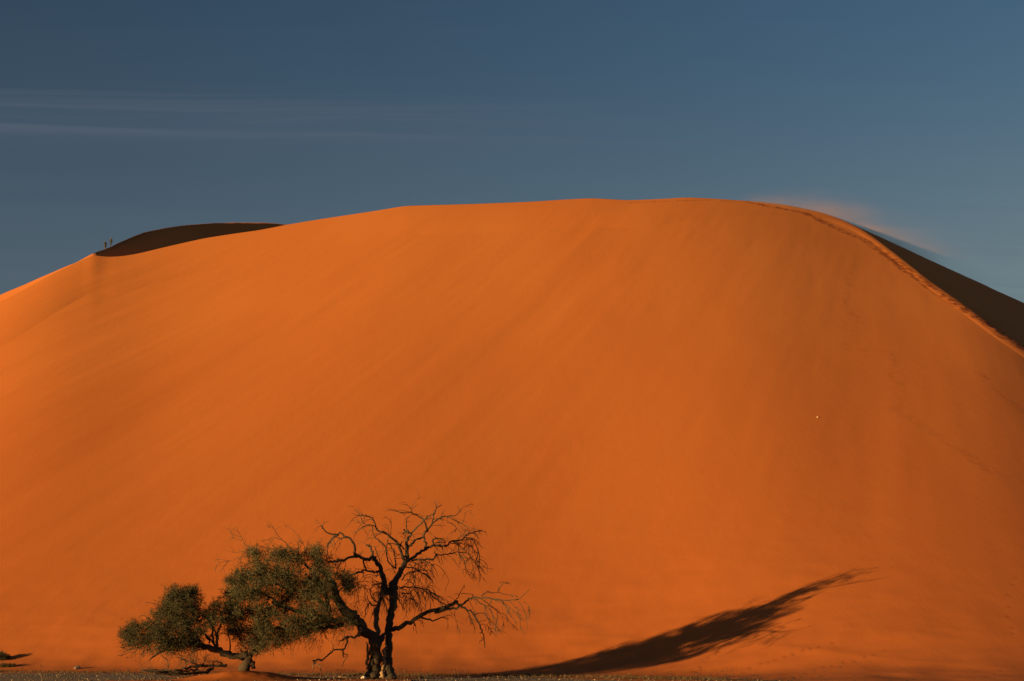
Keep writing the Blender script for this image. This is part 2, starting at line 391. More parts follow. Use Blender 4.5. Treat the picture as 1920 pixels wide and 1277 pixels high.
def drift_z(x, y):
    # a low tongue of sand blown up round the base of the bush, running back under the leaning tree
    t = np.clip((y-74.6)/8.0, 0, 1); cx = -13.6 + 2.4*t; w_ = 2.2 + 0.6*t
    return 0.50*np.exp(-((x-cx)/w_)**2)*np.exp(-np.clip((74.9-y)/1.3, 0, 9)**2)*np.exp(-np.clip((y-75.6)/2.0, 0, 9)**2) - 0.06 + 0.03*fbm(x/1.3, y/1.3, 51, 3)
def build_drift():
    Xg, Yg = np.meshgrid(np.linspace(-20, -5, 150), np.linspace(71, 88, 170)); Zg = drift_z(Xg, Yg)
    V = np.stack([Xg, Yg, Zg], -1).reshape(-1, 3); nr, nc = Xg.shape
    r, c = np.meshgrid(np.arange(nr-1), np.arange(nc-1), indexing='ij'); a = r*nc+c
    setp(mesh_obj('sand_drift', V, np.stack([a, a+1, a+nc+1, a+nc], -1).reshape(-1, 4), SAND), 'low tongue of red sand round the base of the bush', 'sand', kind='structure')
build_drift()

# ------------------------------------------------------------------ tubes and trees
def catmull(pts, sub):
    out = []; n = len(pts)
    for i in range(n-1):
        p0 = pts[max(i-1, 0)]; p1 = pts[i]; p2 = pts[i+1]; p3 = pts[min(i+2, n-1)]
        for k in range(sub):
            t = k/sub
            out.append(0.5*((2*p1) + (p2-p0)*t + (2*p0-5*p1+4*p2-p3)*t*t + (3*p1-p0-3*p2+p3)*t*t*t))
    out.append(pts[-1].copy()); return out
class Tubes:
    def __init__(s): s.V = []; s.F = []
    def tube(s, pts, rad, n=6, rough=0.0, rng=None):
        base = len(s.V); up = Vector((0.3, 1, 0.2)).normalized(); m = len(pts)
        for i, (p, r) in enumerate(zip(pts, rad)):
            d = (pts[min(i+1, m-1)] - pts[max(i-1, 0)])
            if d.length < 1e-6: d = Vector((0, 0, 1))
            d.normalize(); a = d.cross(up)
            if a.length < 0.1: a = d.cross(Vector((1, 0, 0)))
            a.normalize(); b = d.cross(a)
            for k in range(n):
                th = 2*math.pi*k/n; rr = r*(1 + (rng.uniform(-rough, rough) if rng else 0))
                s.V.append(p + (a*math.cos(th) + b*math.sin(th))*rr)
        for i in range(m-1):
            for k in range(n):
                q = base+i*n; k2 = (k+1) % n
                s.F.append((q+k, q+k2, q+n+k2, q+n+k))
        s.F.append(tuple(base+k for k in range(n))[::-1]); s.F.append(tuple(base+(m-1)*n+k for k in range(n)))
    def build(s, name, mat, parent): return mesh_obj(name, s.V, s.F, mat, parent)

Z = {1: (560, 920, 3.576), 2: (210, 960, 3.918), 3: (660, 940, 7.096), 4: (800, 1070, 7.982), 5: (390, 960, 7.68), 6: (560, 1100, 7.217), 7: (240, 1160, 6.857), 0: (0, 0, 1)}
class Skeleton:
    """branches of one plant; each new branch starts at the depth of the nearest older one"""
    def __init__(s, seed, depth, slim=1.0, deep=1.0): s.slim = slim; s.deep = deep; s.pts = []; s.rng = random.Random(seed); s.depth = depth
    def near(s, px, py):
        if not s.pts: return s.depth
        return min(s.pts, key=lambda q: (q[0]-px)**2+(q[1]-py)**2)[2]
    def branch(s, T, z, pts, r0, r1, d1=None, n=7, rough=0.10, kink=1.0, radii=None, d0=None):
        ox, oy, sc = Z[z]; pp = [(ox+x/sc, oy+y/sc) for x, y in pts]
        d0 = d0 if d0 is not None else s.near(*pp[0])
        length = sum(math.dist(a, b) for a, b in zip(pp, pp[1:]))
        if d1 is not None: d1 = d1*s.deep
        if d1 is None: d1 = s.deep* s.rng.uniform(-0.45, 0.45)*length/F*80
        m = len(pp); W = []
        for i, (x, y) in enumerate(pp):
            t = i/(m-1); W.append(P(x, y, d0 + d1*t))
            s.pts.append((x, y, d0+d1*t))
        sub = 4 if m < 8 else 3
        C = catmull(W, sub); rm = s.slim*s.depth/F/sc; K = len(C)
        if radii:
            R = [np.interp(i/(K-1)*(m-1), range(m), radii)*rm for i in range(K)]
        else: R = [(r0 + (r1-r0)*(i/(K-1))**0.85)*rm for i in range(K)]
        for i in range(1, K-1):
            q = kink*min(R[i]*0.45, 0.03) + 0.006*kink
            C[i] = C[i] + Vector([s.rng.gauss(0, q) for _ in range(3)])
        T.tube(C, [max(r, 0.010) for r in R], n, rough, s.rng)
        return C
def twig(T, rng, p, d, length, r, droop, depth=1, n=4, dens=3.0, last=None):
    k = max(4, int(length/0.16)); pts = [p.copy()]; d = d.normalized(); q = p.copy()
    for i in range(k):
        d = (d + Vector((rng.gauss(0, .16), rng.gauss(0, .16), rng.gauss(0, .14) - droop*0.12))).normalized()
        q = q + d*(length/k); pts.append(q.copy())
        if depth > 0 and i > 0 and rng.random() < dens/k:
            side = Vector((rng.gauss(0, 1), rng.gauss(0, 1), rng.gauss(0, .7)-0.2*droop)).normalized()
            twig(T, rng, q, d*0.8+side*0.7, length*rng.uniform(.3, .6), r*0.7, droop, depth-1, n, dens, last)
    T.tube(pts, [r*(1-0.6*i/k) for i in range(k+1)], n)
    if last is not None: last.append(pts[-1])
def twigs_on(T, rng, C, count, length, r, droop, t0=0.3, bias=Vector((0, 0, 0)), depth=1, dens=3.0):
    for _ in range(count):
        t = t0 + (1-t0)*rng.random(); i = min(int(t*(len(C)-1)), len(C)-2); f = rng.random()
        p = C[i].lerp(C[i+1], f); d = (C[i+1]-C[i]).normalized()
        side = Vector((rng.gauss(0, 1), rng.gauss(0, 1), rng.gauss(0, 1))).normalized()
        twig(T, rng, p, d*0.6 + side + bias, length*rng.uniform(.5, 1.3), r, droop, depth, 4, dens)

DT = 79.0   # distance of the dead tree
# ---- dead thorn tree
def dead_tree():
    b = P(727, 1268, DT); b.z = ground_z(b.x, b.y)
    t = empty('dead_tree', b, 'tall bare dead thorn tree with a dark twisted crown, right of the green leaning tree', 'tree')
    sk = Skeleton(3, DT, 0.86, 2.1); rng = random.Random(17)
    T = Tubes()
    sk.branch(T, 1, [(603,1268),(604,1240),(602,1190),(603,1130),(604,1060),(606,1000),(612,920),(622,840),(630,760),(638,700),(630,645)], 0, 0, 0.1, 14, 0.10, 1.3, radii=[46,40,34,31,28,26,28,28,29,36,38])
    sk.branch(T, 1, [(640,1255),(622,1200),(612,1130)], 26, 12, 0.1, 8, 0.12)
    sk.branch(T, 3, [(530,1170),(552,1090),(575,1060),(630,960),(670,870),(720,800),(755,765)], 0, 0, 0.3, 12, 0.10, radii=[78,62,46,42,38,36,22])
    sk.branch(T, 3, [(460,1210),(440,1130),(410,1000),(380,900),(330,810),(270,740)], 0, 0, -0.7, 10, 0.10, radii=[52,48,38,33,32,28])
    trunk = T.build('trunk', BARK, t)
    # strip of bare wood on the sunward foot of the trunk
    T = Tubes(); sk.branch(T, 1, [(556,1266),(564,1215),(568,1160),(574,1110),(580,1060),(584,1020)], 0, 0, 0.0, 8, 0.15, 1.4, radii=[22,19,16,14,11,5], d0=DT-0.20)
    o = T.build('bare_wood_strip', BARE, t); o['label'] = 'pale barkless strip of wood at the trunk foot'
    def limb(specs, count=10, length=0.9, droop=0.6, bias=(0, 0, 0), tw_r=0.017, extra=None, first_d=None, dens=3.0):
        T = Tubes(); Q = Tubes(); Cs = []
        for i, sp in enumerate(specs):
            z, pts, r0, r1 = sp[:4]; d1 = sp[4] if len(sp) > 4 else None
            C = sk.branch(T, z, pts, r0, r1, d1, 7 if r0 > 9 else 5, 0.1)
            Cs.append(C)
        for sp, C in zip(specs, Cs):
            rr = sp[2]/Z[sp[0]][2]
            L_ = sum((C[i+1]-C[i]).length for i in range(len(C)-1))
            n = max(2, int(count*L_/2.0))
            twigs_on(Q, rng, C, n, length, tw_r, droop, 0.35 if rr > 2 else 0.15, Vector(bias), 1, dens)
        if extra: extra(Q, Cs)
        o = T.build('limb', BARK, t)
        q = Q.build('twigs', TWIG, o); q.location = (0, 0, 0)
        q.parent = o; q['kind'] = 'stuff'
        q.data.transform(Matrix.Translation(-Vector(t.location))) ; return o
    # NOTE twig meshes are built in world space (limb objects sit at the empty's origin)
    limb([(3, [(740,780),(840,740),(930,660),(990,620),(1080,592),(1240,590),(1310,530),(1420,520),(1480,490),(1560,430),(1650,410),(1730,385)], 26, 6, 1.2),
          (3, [(1080,590),(1075,520),(1120,495),(1210,510)], 14, 10, 0.1), (3, [(1100,560),(1160,545),(1250,552)], 10, 7, -0.1),
          (3, [(1310,560),(1420,560),(1530,570),(1620,640),(1680,720)], 7, 4, 0.4), (3, [(1480,490),(1600,500),(1640,540),(1665,660)], 7, 4, 0.5), (1, [(1100,310),(1160,330),(1200,390),(1215,470),(1205,540)], 3, 1.6, 0.3)], 9, 0.8, 1.3)
    limb([(3, [(1000,620),(965,540),(950,460),(1000,400),(1050,320),(1110,260),(1170,215),(1250,200),(1390,185),(1445,125)], 20, 6, 0.4),
          (3, [(1000,400),(985,330),(960,260),(940,235),(820,170),(780,150),(680,155),(605,135)], 14, 5, -0.9),
          (3, [(1060,300),(1090,190),(1130,90),(1195,48)], 13, 6, 0.2), (3, [(800,150),(780,100),(770,60)], 5, 3),
          (3, [(1250,200),(1350,240),(1470,300)], 8, 4), (3, [(1260,270),(1350,310),(1385,350),(1375,420)], 7, 4), (3, [(1480,310),(1560,365)], 5, 3), (3,[(1500,160),(1540,125),(1600,125)],3,2)], 6, 0.7, 0.5)
    limb([(3, [(735,790),(745,700),(725,620),(722,580),(742,510),(765,440),(740,385)], 30, 16, -0.3), (3, [(750,400),(710,405),(690,375)], 16, 12, 0.1), (3, [(735,400),(722,300),(732,210)], 9, 5, 0.2),
          (3, [(765,430),(820,390),(880,330),(950,270),(1010,200),(1090,165)], 15, 8, -0.6), (3, [(700,740),(740,640),(800,570),(840,520),(920,480),(955,450)], 20, 14, 0.5)], 4, 0.55, 0.2)
    limb([(3, [(700,800),(655,700),(625,590),(590,550),(510,470),(440,420),(350,400),(318,350),(290,250),(250,215),(170,190),(125,180)], 26, 6, -0.8),
          (3, [(340,360),(270,315),(180,320),(100,380),(40,430)], 8, 5, -0.5), (3, [(240,320),(180,310),(120,230),(80,165)], 7, 4, 0.3), (3, [(270,330),(290,460),(340,500),(440,600),(460,650),(470,760),(520,850),(590,895)], 7, 12, 0.3),
          (3, [(590,890),(570,760),(560,660),(510,590),(470,520)], 12, 7, -0.2), (3, [(700,640),(650,570),(685,525)], 12, 7), (3, [(620,590),(530,560),(460,590),(430,690)], 9, 5), (3, [(510,470),(520,400),(520,220)], 6, 3), (3,[(90,190),(30,215)],4,3)], 6, 0.7, 0.7)
    limb([(3, [(275,745),(180,770),(90,730),(20,715)], 28, 20, -0.6), (1, [(385,430),(372,360),(330,315),(280,290),(210,290),(165,258),(158,232)], 10, 4, -0.4), (1, [(270,300),(220,320),(190,370)], 6, 3), (1, [(320,318),(240,315),(205,345),(190,410)], 5, 2.5), (1, [(400,435),(320,462),(240,475),(195,480)], 10, 7, -0.8),
          (3, [(290,760),(262,660),(245,620),(190,585)], 20, 14, 0.1), (3, [(155,780),(190,920)], 14, 12, 0.0), (3, [(375,925),(300,945),(190,920),(90,945),(0,985)], 20, 9, -0.6), (1, [(430,545),(370,560),(300,575),(200,620)], 6, 4), (3, [(370,800),(340,700),(300,600)], 8, 5), (1, [(290,470),(265,520),(255,570)], 4, 2.5)], 5, 0.6, 0.9)
    limb([(3, [(740,770),(840,775),(950,770),(1070,780),(1120,720),(1220,712),(1290,700),(1440,680),(1530,690),(1600,760),(1690,900)], 16, 4, 0.9),
          (3, [(1130,715),(1090,680)], 10, 6), (3, [(880,780),(1000,800),(1090,860)], 9, 5), (3, [(1300,700),(1440,720),(1500,800),(1510,930)], 6, 3), (3, [(700,880),(820,890),(950,960),(1080,1070)], 10, 5), (3, [(760,800),(860,830),(960,900),(1010,960)], 7, 4)], 10, 0.75, 1.4)
    # the low limb reaching right
    def fan(Q, Cs): pass
    limb([(1, [(620,930),(650,925),(720,895),(800,842),(870,812),(960,792),(1030,762),(1060,742)], 20, 12, -0.4),
          (4, [(120,628),(300,590),(450,550),(540,500),(620,440),(650,408),(820,400),(940,410),(1100,440),(1250,440),(1360,430),(1440,380),(1530,280)], 24, 4, -0.8),
          (4, [(420,460),(510,520),(620,590),(700,660),(760,760),(810,860),(850,960),(865,1050),(878,1155)], 22, 6, 0.4),
          (4, [(820,390),(910,315),(960,335),(1060,320),(1110,230),(1170,190),(1250,190)], 10, 3, 0.3), (4, [(1060,320),(1150,350),(1220,355),(1290,390)], 6, 3),
          (4, [(430,455),(500,330),(570,215)], 9, 4), (4, [(510,335),(640,345),(700,360)], 6, 3), (1, [(820,850),(900,872),(950,853),(1005,860)], 9, 3, 0.1), (1, [(770,880),(785,905)], 8, 5), (1, [(880,690),(930,735),(1000,775)], 5, 4)], 3, 0.45, 0.8)
    weep = [[(700,420),(800,490),(890,530),(960,620),(1050,750),(1090,880)], [(820,420),(960,520),(1050,600),(1180,670),(1250,780),(1370,900)], [(1050,600),(1060,700),(1040,800)], [(900,410),(1130,460),(1200,560),(1260,680),(1350,780)],
            [(1240,450),(1340,570),(1430,700)], [(1340,620),(1390,720),(1410,880)], [(1360,440),(1440,560),(1490,650),(1500,750)], [(1450,460),(1520,520),(1550,650)], [(700,660),(850,630),(910,690),(990,780),(1090,890)], [(860,640),(960,780),(1040,900)],
            [(810,800),(890,810),(940,860)], [(640,460),(700,580),(740,660)], [(900,700),(960,800),(960,900)], [(620,620),(680,740),(720,870)], [(590,590),(650,700),(665,810)], [(420,600),(425,700),(450,790),(490,900)], [(1000,430),(1150,500),(1280,570),(1400,680),(1440,740)], [(900,520),(1000,560),(1120,680),(1160,840)], [(850,500),(960,600),(1000,720),(1030,900)], [(1130,450),(1180,540),(1200,600),(1290,720)], [(760,470),(860,520),(900,640),(930,760)]]
    T = Tubes(); Q = Tubes()
    for ww in weep:
        C = sk.branch(T, 4, ww, 7 if len(ww) > 4 else 5, 2.6, None, 5, 0.1); twigs_on(Q, rng, C, 5, 0.5, 0.013, 1.3, 0.3, Vector((0.3, 0, -0.7)), 0)
    o = T.build('hanging_branch', BARK, t); q = Q.build('twigs', TWIG, o); q.data.transform(Matrix.Translation(-Vector(t.location))); q['kind'] = 'stuff'
    # hanging dry twigs round the fork
    T = Tubes()
    for C0, n in (([(560,650),(510,640),(480,600)], 24), ([(680,650),(760,655),(850,660),(900,700)], 60), ([(470,700),(440,640),(400,600),(360,640)], 30), ([(660,700),(700,700),(740,730)], 28), ([(580,680),(560,720),(500,700),(470,760)], 34), ([(730,480),(800,520),(860,560)], 14), ([(790,460),(860,480),(900,500)], 16), ([(500,560),(540,600),(570,640)], 14), ([(700,600),(760,560),(830,580)], 14)):
        for _ in range(int(n*0.72)):
            k = rng.uniform(0, len(C0)-1.01); i = int(k); f = k-i
            x = C0[i][0]*(1-f)+C0[i+1][0]*f + rng.gauss(0, 10); y = C0[i][1]*(1-f)+C0[i+1][1]*f + rng.gauss(0, 10)
            p = P(560+x/3.576, 920+y/3.576, DT + rng.gauss(0, .8))
            twig(T, rng, p, Vector((rng.gauss(0.25, .7), rng.gauss(0, .7), rng.gauss(0.1, .5))), rng.uniform(.5, 1.5), rng.uniform(.011, .020), 2.2, 1, 4, 2.0)
    for arc in ([(680,655),(760,648),(820,655),(870,690),(900,740)], [(560,620),(510,630),(485,660),(480,700)], [(690,690),(740,690),(770,720),(790,780)], [(470,760),(450,790),(445,850)], [(690,600),(720,560),(780,540),(850,560),(900,610)], [(660,720),(690,760),(700,800)], [(540,760),(500,730),(480,690)]):
        sk.branch(T, 1, arc, 6, 3, None, 5)
    o = T.build('twigs', TWIG, t); o['kind'] = 'stuff'; o['label'] = 'drooping tangle of dry twigs below the fork'
    # the grey middle stem
    T = Tubes(); sk.branch(T, 1, [(512,1040),(520,980),(528,930),(515,860),(535,780),(550,720),(558,650),(566,590)], 0, 0, 0.2, 8, 0.12, radii=[24,22,20,21,16,13,11,8], d0=DT+0.9)
    sk.branch(T, 1, [(535,780),(505,810),(495,830)], 9, 5, 0.1); sk.branch(T, 1, [(540,760),(500,770),(470,740),(460,700)], 6, 3, 0.2)
    sk.branch(T, 1, [(500,1005),(545,980),(580,960),(604,920)], 11, 10, 0.1, 6, d0=DT)
    T.build('stem', bark_mat('grey_bark', (0.16, 0.11, 0.07), (0.30, 0.21, 0.13)), t)
    return t
dead_tree()

def inside(poly, x, y):
    c = False; j = len(poly)-1
    for i in range(len(poly)):
        xi, yi = poly[i]; xj, yj = poly[j]
        if (yi > y) != (yj > y) and x < (xj-xi)*(y-yi)/(yj-yi)+xi: c = not c
        j = i
    return c
def edge_dist(poly, x, y):
    best = 1e9; j = len(poly)-1
    for i in range(len(poly)):
        ax, ay = poly[j]; bx, by = poly[i]; dx, dy = bx-ax, by-ay
        t = max(0, min(1, ((x-ax)*dx+(y-ay)*dy)/(dx*dx+dy*dy))); best = min(best, math.hypot(x-ax-dx*t, y-ay-dy*t)); j = i
    return best
def foliage(rng, centres, per, radius, leaf=0.075, up=0.5):
    """many little leaf-sized faces on short sprays round each centre"""
    V = []; Fc = []
    for c, out in centres:
        ns = max(3, per//14)
        for s in range(ns):
            d = (out*0.6 + Vector((rng.gauss(0, 1), rng.gauss(0, 1), rng.gauss(up, .9)))).normalized()
            o = c + Vector((rng.gauss(0, .35), rng.gauss(0, .35), rng.gauss(0, .3)))*radius
            L_ = radius*rng.uniform(.5, 1.15)
            for k in range(14):
                t = rng.random(); p = o + d*(L_*t) + Vector((rng.gauss(0, 1), rng.gauss(0, 1), rng.gauss(0, 1)))*0.035
                a = (d*0.9 + Vector((rng.gauss(0, 1), rng.gauss(0, 1), rng.gauss(0, 1)))*0.8).normalized()
                b = a.cross(Vector((rng.gauss(0, 1), rng.gauss(0, 1), rng.gauss(0, 1)))).normalized()
                l_ = leaf*rng.uniform(.6, 1.4); w_ = l_*0.34; i = len(V)
                V += [p-a*l_*.5, p+b*w_*.5, p+a*l_*.5, p-b*w_*.5]; Fc.append((i, i+1, i+2, i+3))
    return np.array([tuple(v) for v in V]), Fc
def grow(T, rng, nodes, targets, r_tip, r_max, n=5):
    """limbs that reach each target from the nearest older wood"""
    for tg in sorted(targets, key=lambda q: (q-nodes[0][0]).length):
        b = min(nodes, key=lambda q: (q[0]-tg).length + 0.12*q[2])
        p0, r0, g = b; d = tg-p0; L_ = d.length
        if L_ < 0.15: continue
        mid = p0 + d*0.5 + Vector((rng.gauss(0, .10), rng.gauss(0, .10), rng.gauss(0.04, .08)))*L_
        C = catmull([p0, mid, tg], 4); r1 = max(r_tip, r0*0.45)
        T.tube(C, [r0*0.75 + (r1-r0*0.75)*i/(len(C)-1) for i in range(len(C))], n)
        for i in (3, 5, 8): nodes.append((C[min(i, len(C)-1)], r0*0.75+(r1-r0*0.75)*i/8, g+1))

CROWN = [(870,430),(925,425),(985,440),(975,370),(1000,320),(1050,262),(1105,300),(1120,330),(1160,262),(1215,262),(1270,300),(1330,290),(1400,330),(1450,280),(1530,250),(1575,290),(1590,345),(1650,350),(1650,380),(1590,405),(1620,450),(1730,455),(1780,560),(1740,600),(1660,590),(1620,600),(1650,690),(1720,770),(1760,830),(1700,850),(1600,905),(1500,890),(1420,905),(1330,930),(1250,960),(1150,1000),(1060,1030),(980,1010),(880,950),(870,870),(840,800),(830,740),(850,620),(870,570),(800,540),(850,500),(930,500)]
BUSH = [(80,950),(130,830),(165,815),(220,835),(300,810),(340,740),(385,700),(395,610),(450,562),(510,590),(570,570),(605,590),(620,640),(650,625),(665,700),(690,730),(760,660),(830,650),(870,720),(850,800),(780,860),(760,930),(690,930),(620,985),(450,1035),(350,1035),(250,1055),(180,1030),(110,995)]
def depth_sample(rng, poly, x, y, half, d):
    e = edge_dist(poly, x, y); k = half*0.75*min(1.0, 0.35+e/110.0); return d + rng.uniform(-k, k)
def leaning_tree():
    b = P(700, 1266, DT+0.2); b.z = ground_z(b.x, b.y)
    t = empty('thorn_tree', b, 'large green leafed thorn tree leaning left from a split trunk over sand mound', 'tree')
    sk = Skeleton(8, DT+0.2, 0.9); rng = random.Random(5); T = Tubes()
    sk.branch(T, 1, [(500,1270),(502,1245),(512,1190),(518,1130),(515,1070),(498,1000),(445,935),(395,875),(345,828),(290,775),(250,700),(215,600),(150,520)], 0, 0, -2.2, 14, 0.12, 1.4, radii=[56,50,44,40,38,38,36,36,38,32,26,20,13])
    sk.branch(T, 1, [(450,1262),(462,1230),(480,1180)], 24, 14, 0, 8); sk.branch(T, 1, [(560,1258),(545,1215),(530,1165)], 24, 14, 0.0, 8)
    sk.branch(T, 1, [(385,860),(386,820),(384,798)], 13, 5, 0, 6); sk.branch(T, 1, [(520,1060),(548,1010),(570,960)], 22, 14, 0.3, 7)
    cz = DT-3.6
    main = [([(1650,800),(1500,760),(1330,720),(1180,660)], 24, 12, -1.6), ([(1600,740),(1560,600),(1500,480),(1420,380)], 22, 9, 0.2), ([(1600,700),(1450,600),(1300,560),(1150,520),(1020,480)], 20, 8, -0.8), ([(1700,830),(1550,850),(1400,850),(1250,860),(1120,880)], 18, 8, -1.4), ([(1500,760),(1380,800),(1370,840)], 12, 7, -1.5), ([(1240,690),(1180,640),(1050,570),(960,540)], 12, 6, -0.3)]
    nodes = []
    for pts, r0, r1, d1 in main:
        C = sk.branch(T, 2, pts, r0, r1, d1, 8)
        for i, c in enumerate(C): nodes.append((c, 0.05, 0))
    T.build('trunk', BARK, t)
    T = Tubes(); sk.branch(T, 1, [(462,1200),(463,1150),(467,1100),(466,1060),(455,1015)], 0, 0, 0.0, 7, 0.15, 1.2, radii=[9,12,11,10,4], d0=DT-0.15)
    o = T.build('bare_wood_strip', BARE, t); o['label'] = 'pale barkless strip down the left side of the trunk'
    # crown limbs and foliage
    T = Tubes(); cen = []
    while len(cen) < 460:
        x, y = rng.uniform(790, 1790), rng.uniform(245, 1035)
        if not inside(CROWN, x, y): continue
        if (x-1390)**2/70**2+(y-450)**2/40**2 < 1 and rng.random() < 0.8: continue
        if (x-1340)**2/60**2+(y-730)**2/40**2 < 1 and rng.random() < 0.7: continue
        if (x-1190)**2/40**2+(y-690)**2/40**2 < 1 and rng.random() < 0.7: continue
        if edge_dist(CROWN, x, y) < 14 and rng.random() < .5: continue
        cen.append(P(210+x/3.918, 960+y/3.918, depth_sample(rng, CROWN, x, y, 3.0, cz)))
    grow(T, rng, nodes, cen, 0.010, 0.05)
    Q = Tubes()
    o = T.build('branches', BARK, t)
    mid = sum(cen, Vector())/len(cen)
    V, Fc = foliage(rng, [(c, (c-mid).normalized()) for c in cen], 400, 0.42, 0.070)
    cr = mesh_obj('crown', V, Fc, LEAF, t, smooth=False)
    # bare shoots above the crown
    T = Tubes(); sk.pts = [(px, py, cz+0.5) for px in range(400, 660, 20) for py in range(1030, 1040, 10)]
    for pts, r0, r1 in [([(700,640),(640,545),(550,490),(490,370),(440,300),(400,210)], 8, 3), ([(470,360),(350,320),(300,250)], 5, 3), ([(480,410),(340,370)], 4, 2), ([(1290,760),(1230,600),(1140,470),(1050,390),(950,250),(890,170)], 9, 3), ([(1050,400),(960,370),(870,390),(780,440)], 6, 3), ([(910,230),(850,210)], 4, 2),
                        ([(1290,700),(1290,590),(1310,530),(1290,480),(1320,400),(1270,320),(1200,240),(1100,200)], 9, 3), ([(1310,530),(1340,470),(1320,400)], 5, 5), ([(1400,600),(1380,500),(1340,390)], 4, 3), ([(1400,600),(1440,400)], 4, 2), ([(860,560),(780,500),(700,480),(630,500)], 5, 3), ([(640,545),(540,550),(440,580),(340,580)], 5, 2.5), ([(540,550),(480,640),(420,720)], 4, 2.5), ([(470,650),(470,740)], 4, 2.5),
                        ([(540,640),(440,660),(300,700),(160,680),(80,700)], 4, 2), ([(300,700),(150,740),(100,850)], 4, 2), ([(300,700),(200,830)], 4, 2), ([(1140,530),(1050,515),(960,530)], 4, 3), ([(1720,700),(1715,600),(1745,480),(1800,390)], 5, 4)]:
        C = sk.branch(T, 5, pts, r0, r1, None, 5); twigs_on(T, rng, C, 5, 0.4, 0.008, 0.1, 0.3, Vector((0, 0, .2)), 0)
    o = T.build('bare_shoots', TWIG, t); o['label'] = 'bare forked shoots rising above the leaves'
    # twigs under the crown
    T = Tubes()
    for _ in range(120):
        x = rng.uniform(900, 1760); y = 905 - max(0, (x-1500))*0.15 + max(0, 1250-x)*0.25 + rng.gauss(0, 20)
        twig(T, rng, P(210+x/3.918, 960+y/3.918, cz+rng.gauss(0, 1.5)), Vector((rng.gauss(0, .6), rng.gauss(0, .5), -0.5)), rng.uniform(.3, .9), 0.009, 0.8, 1)
    for _ in range(70):
        x = rng.uniform(1640, 1860); y = rng.uniform(600, 800)
        twig(T, rng, P(210+x/3.918, 960+y/3.918, cz+1.6+rng.gauss(0, .8)), Vector((rng.gauss(0, .8), rng.gauss(0, .5), rng.gauss(0, .6))), rng.uniform(.3, .8), 0.009, 0.9, 1)
    o = T.build('twigs', TWIG, t); o['kind'] = 'stuff'
    # pale dead low branch
    T = Tubes(); sk.pts = [(672, 1190, DT-1.5)]
    for pts, r0, r1 in [([(840,560),(815,640),(760,690),(660,680),(600,720),(560,735)], 24, 9), ([(665,690),(655,760),(610,850),(600,910),(612,960)], 15, 9), ([(600,910),(655,920),(640,975),(610,1020),(590,1080)], 8, 4), ([(610,845),(540,855),(460,880),(380,940),(320,1000)], 13, 11), ([(320,1000),(260,985),(190,1000)], 16, 12), ([(210,1000),(205,1060),(190,1120)], 12, 9), ([(215,1030),(270,1050),(290,1105),(315,1140)], 11, 6), ([(470,850),(480,820)], 5, 3), ([(640,700),(560,740),(540,800)], 6, 4), ([(440,895),(420,860)], 6, 3)]:
        sk.branch(T, 6, pts, r0, r1, -0.05 if r0 > 20 else None, 7, 0.12)
    o = T.build('dead_branch', BARE, t); o['label'] = 'pale broken barkless branch hanging down to the sand'
    return t
leaning_tree()

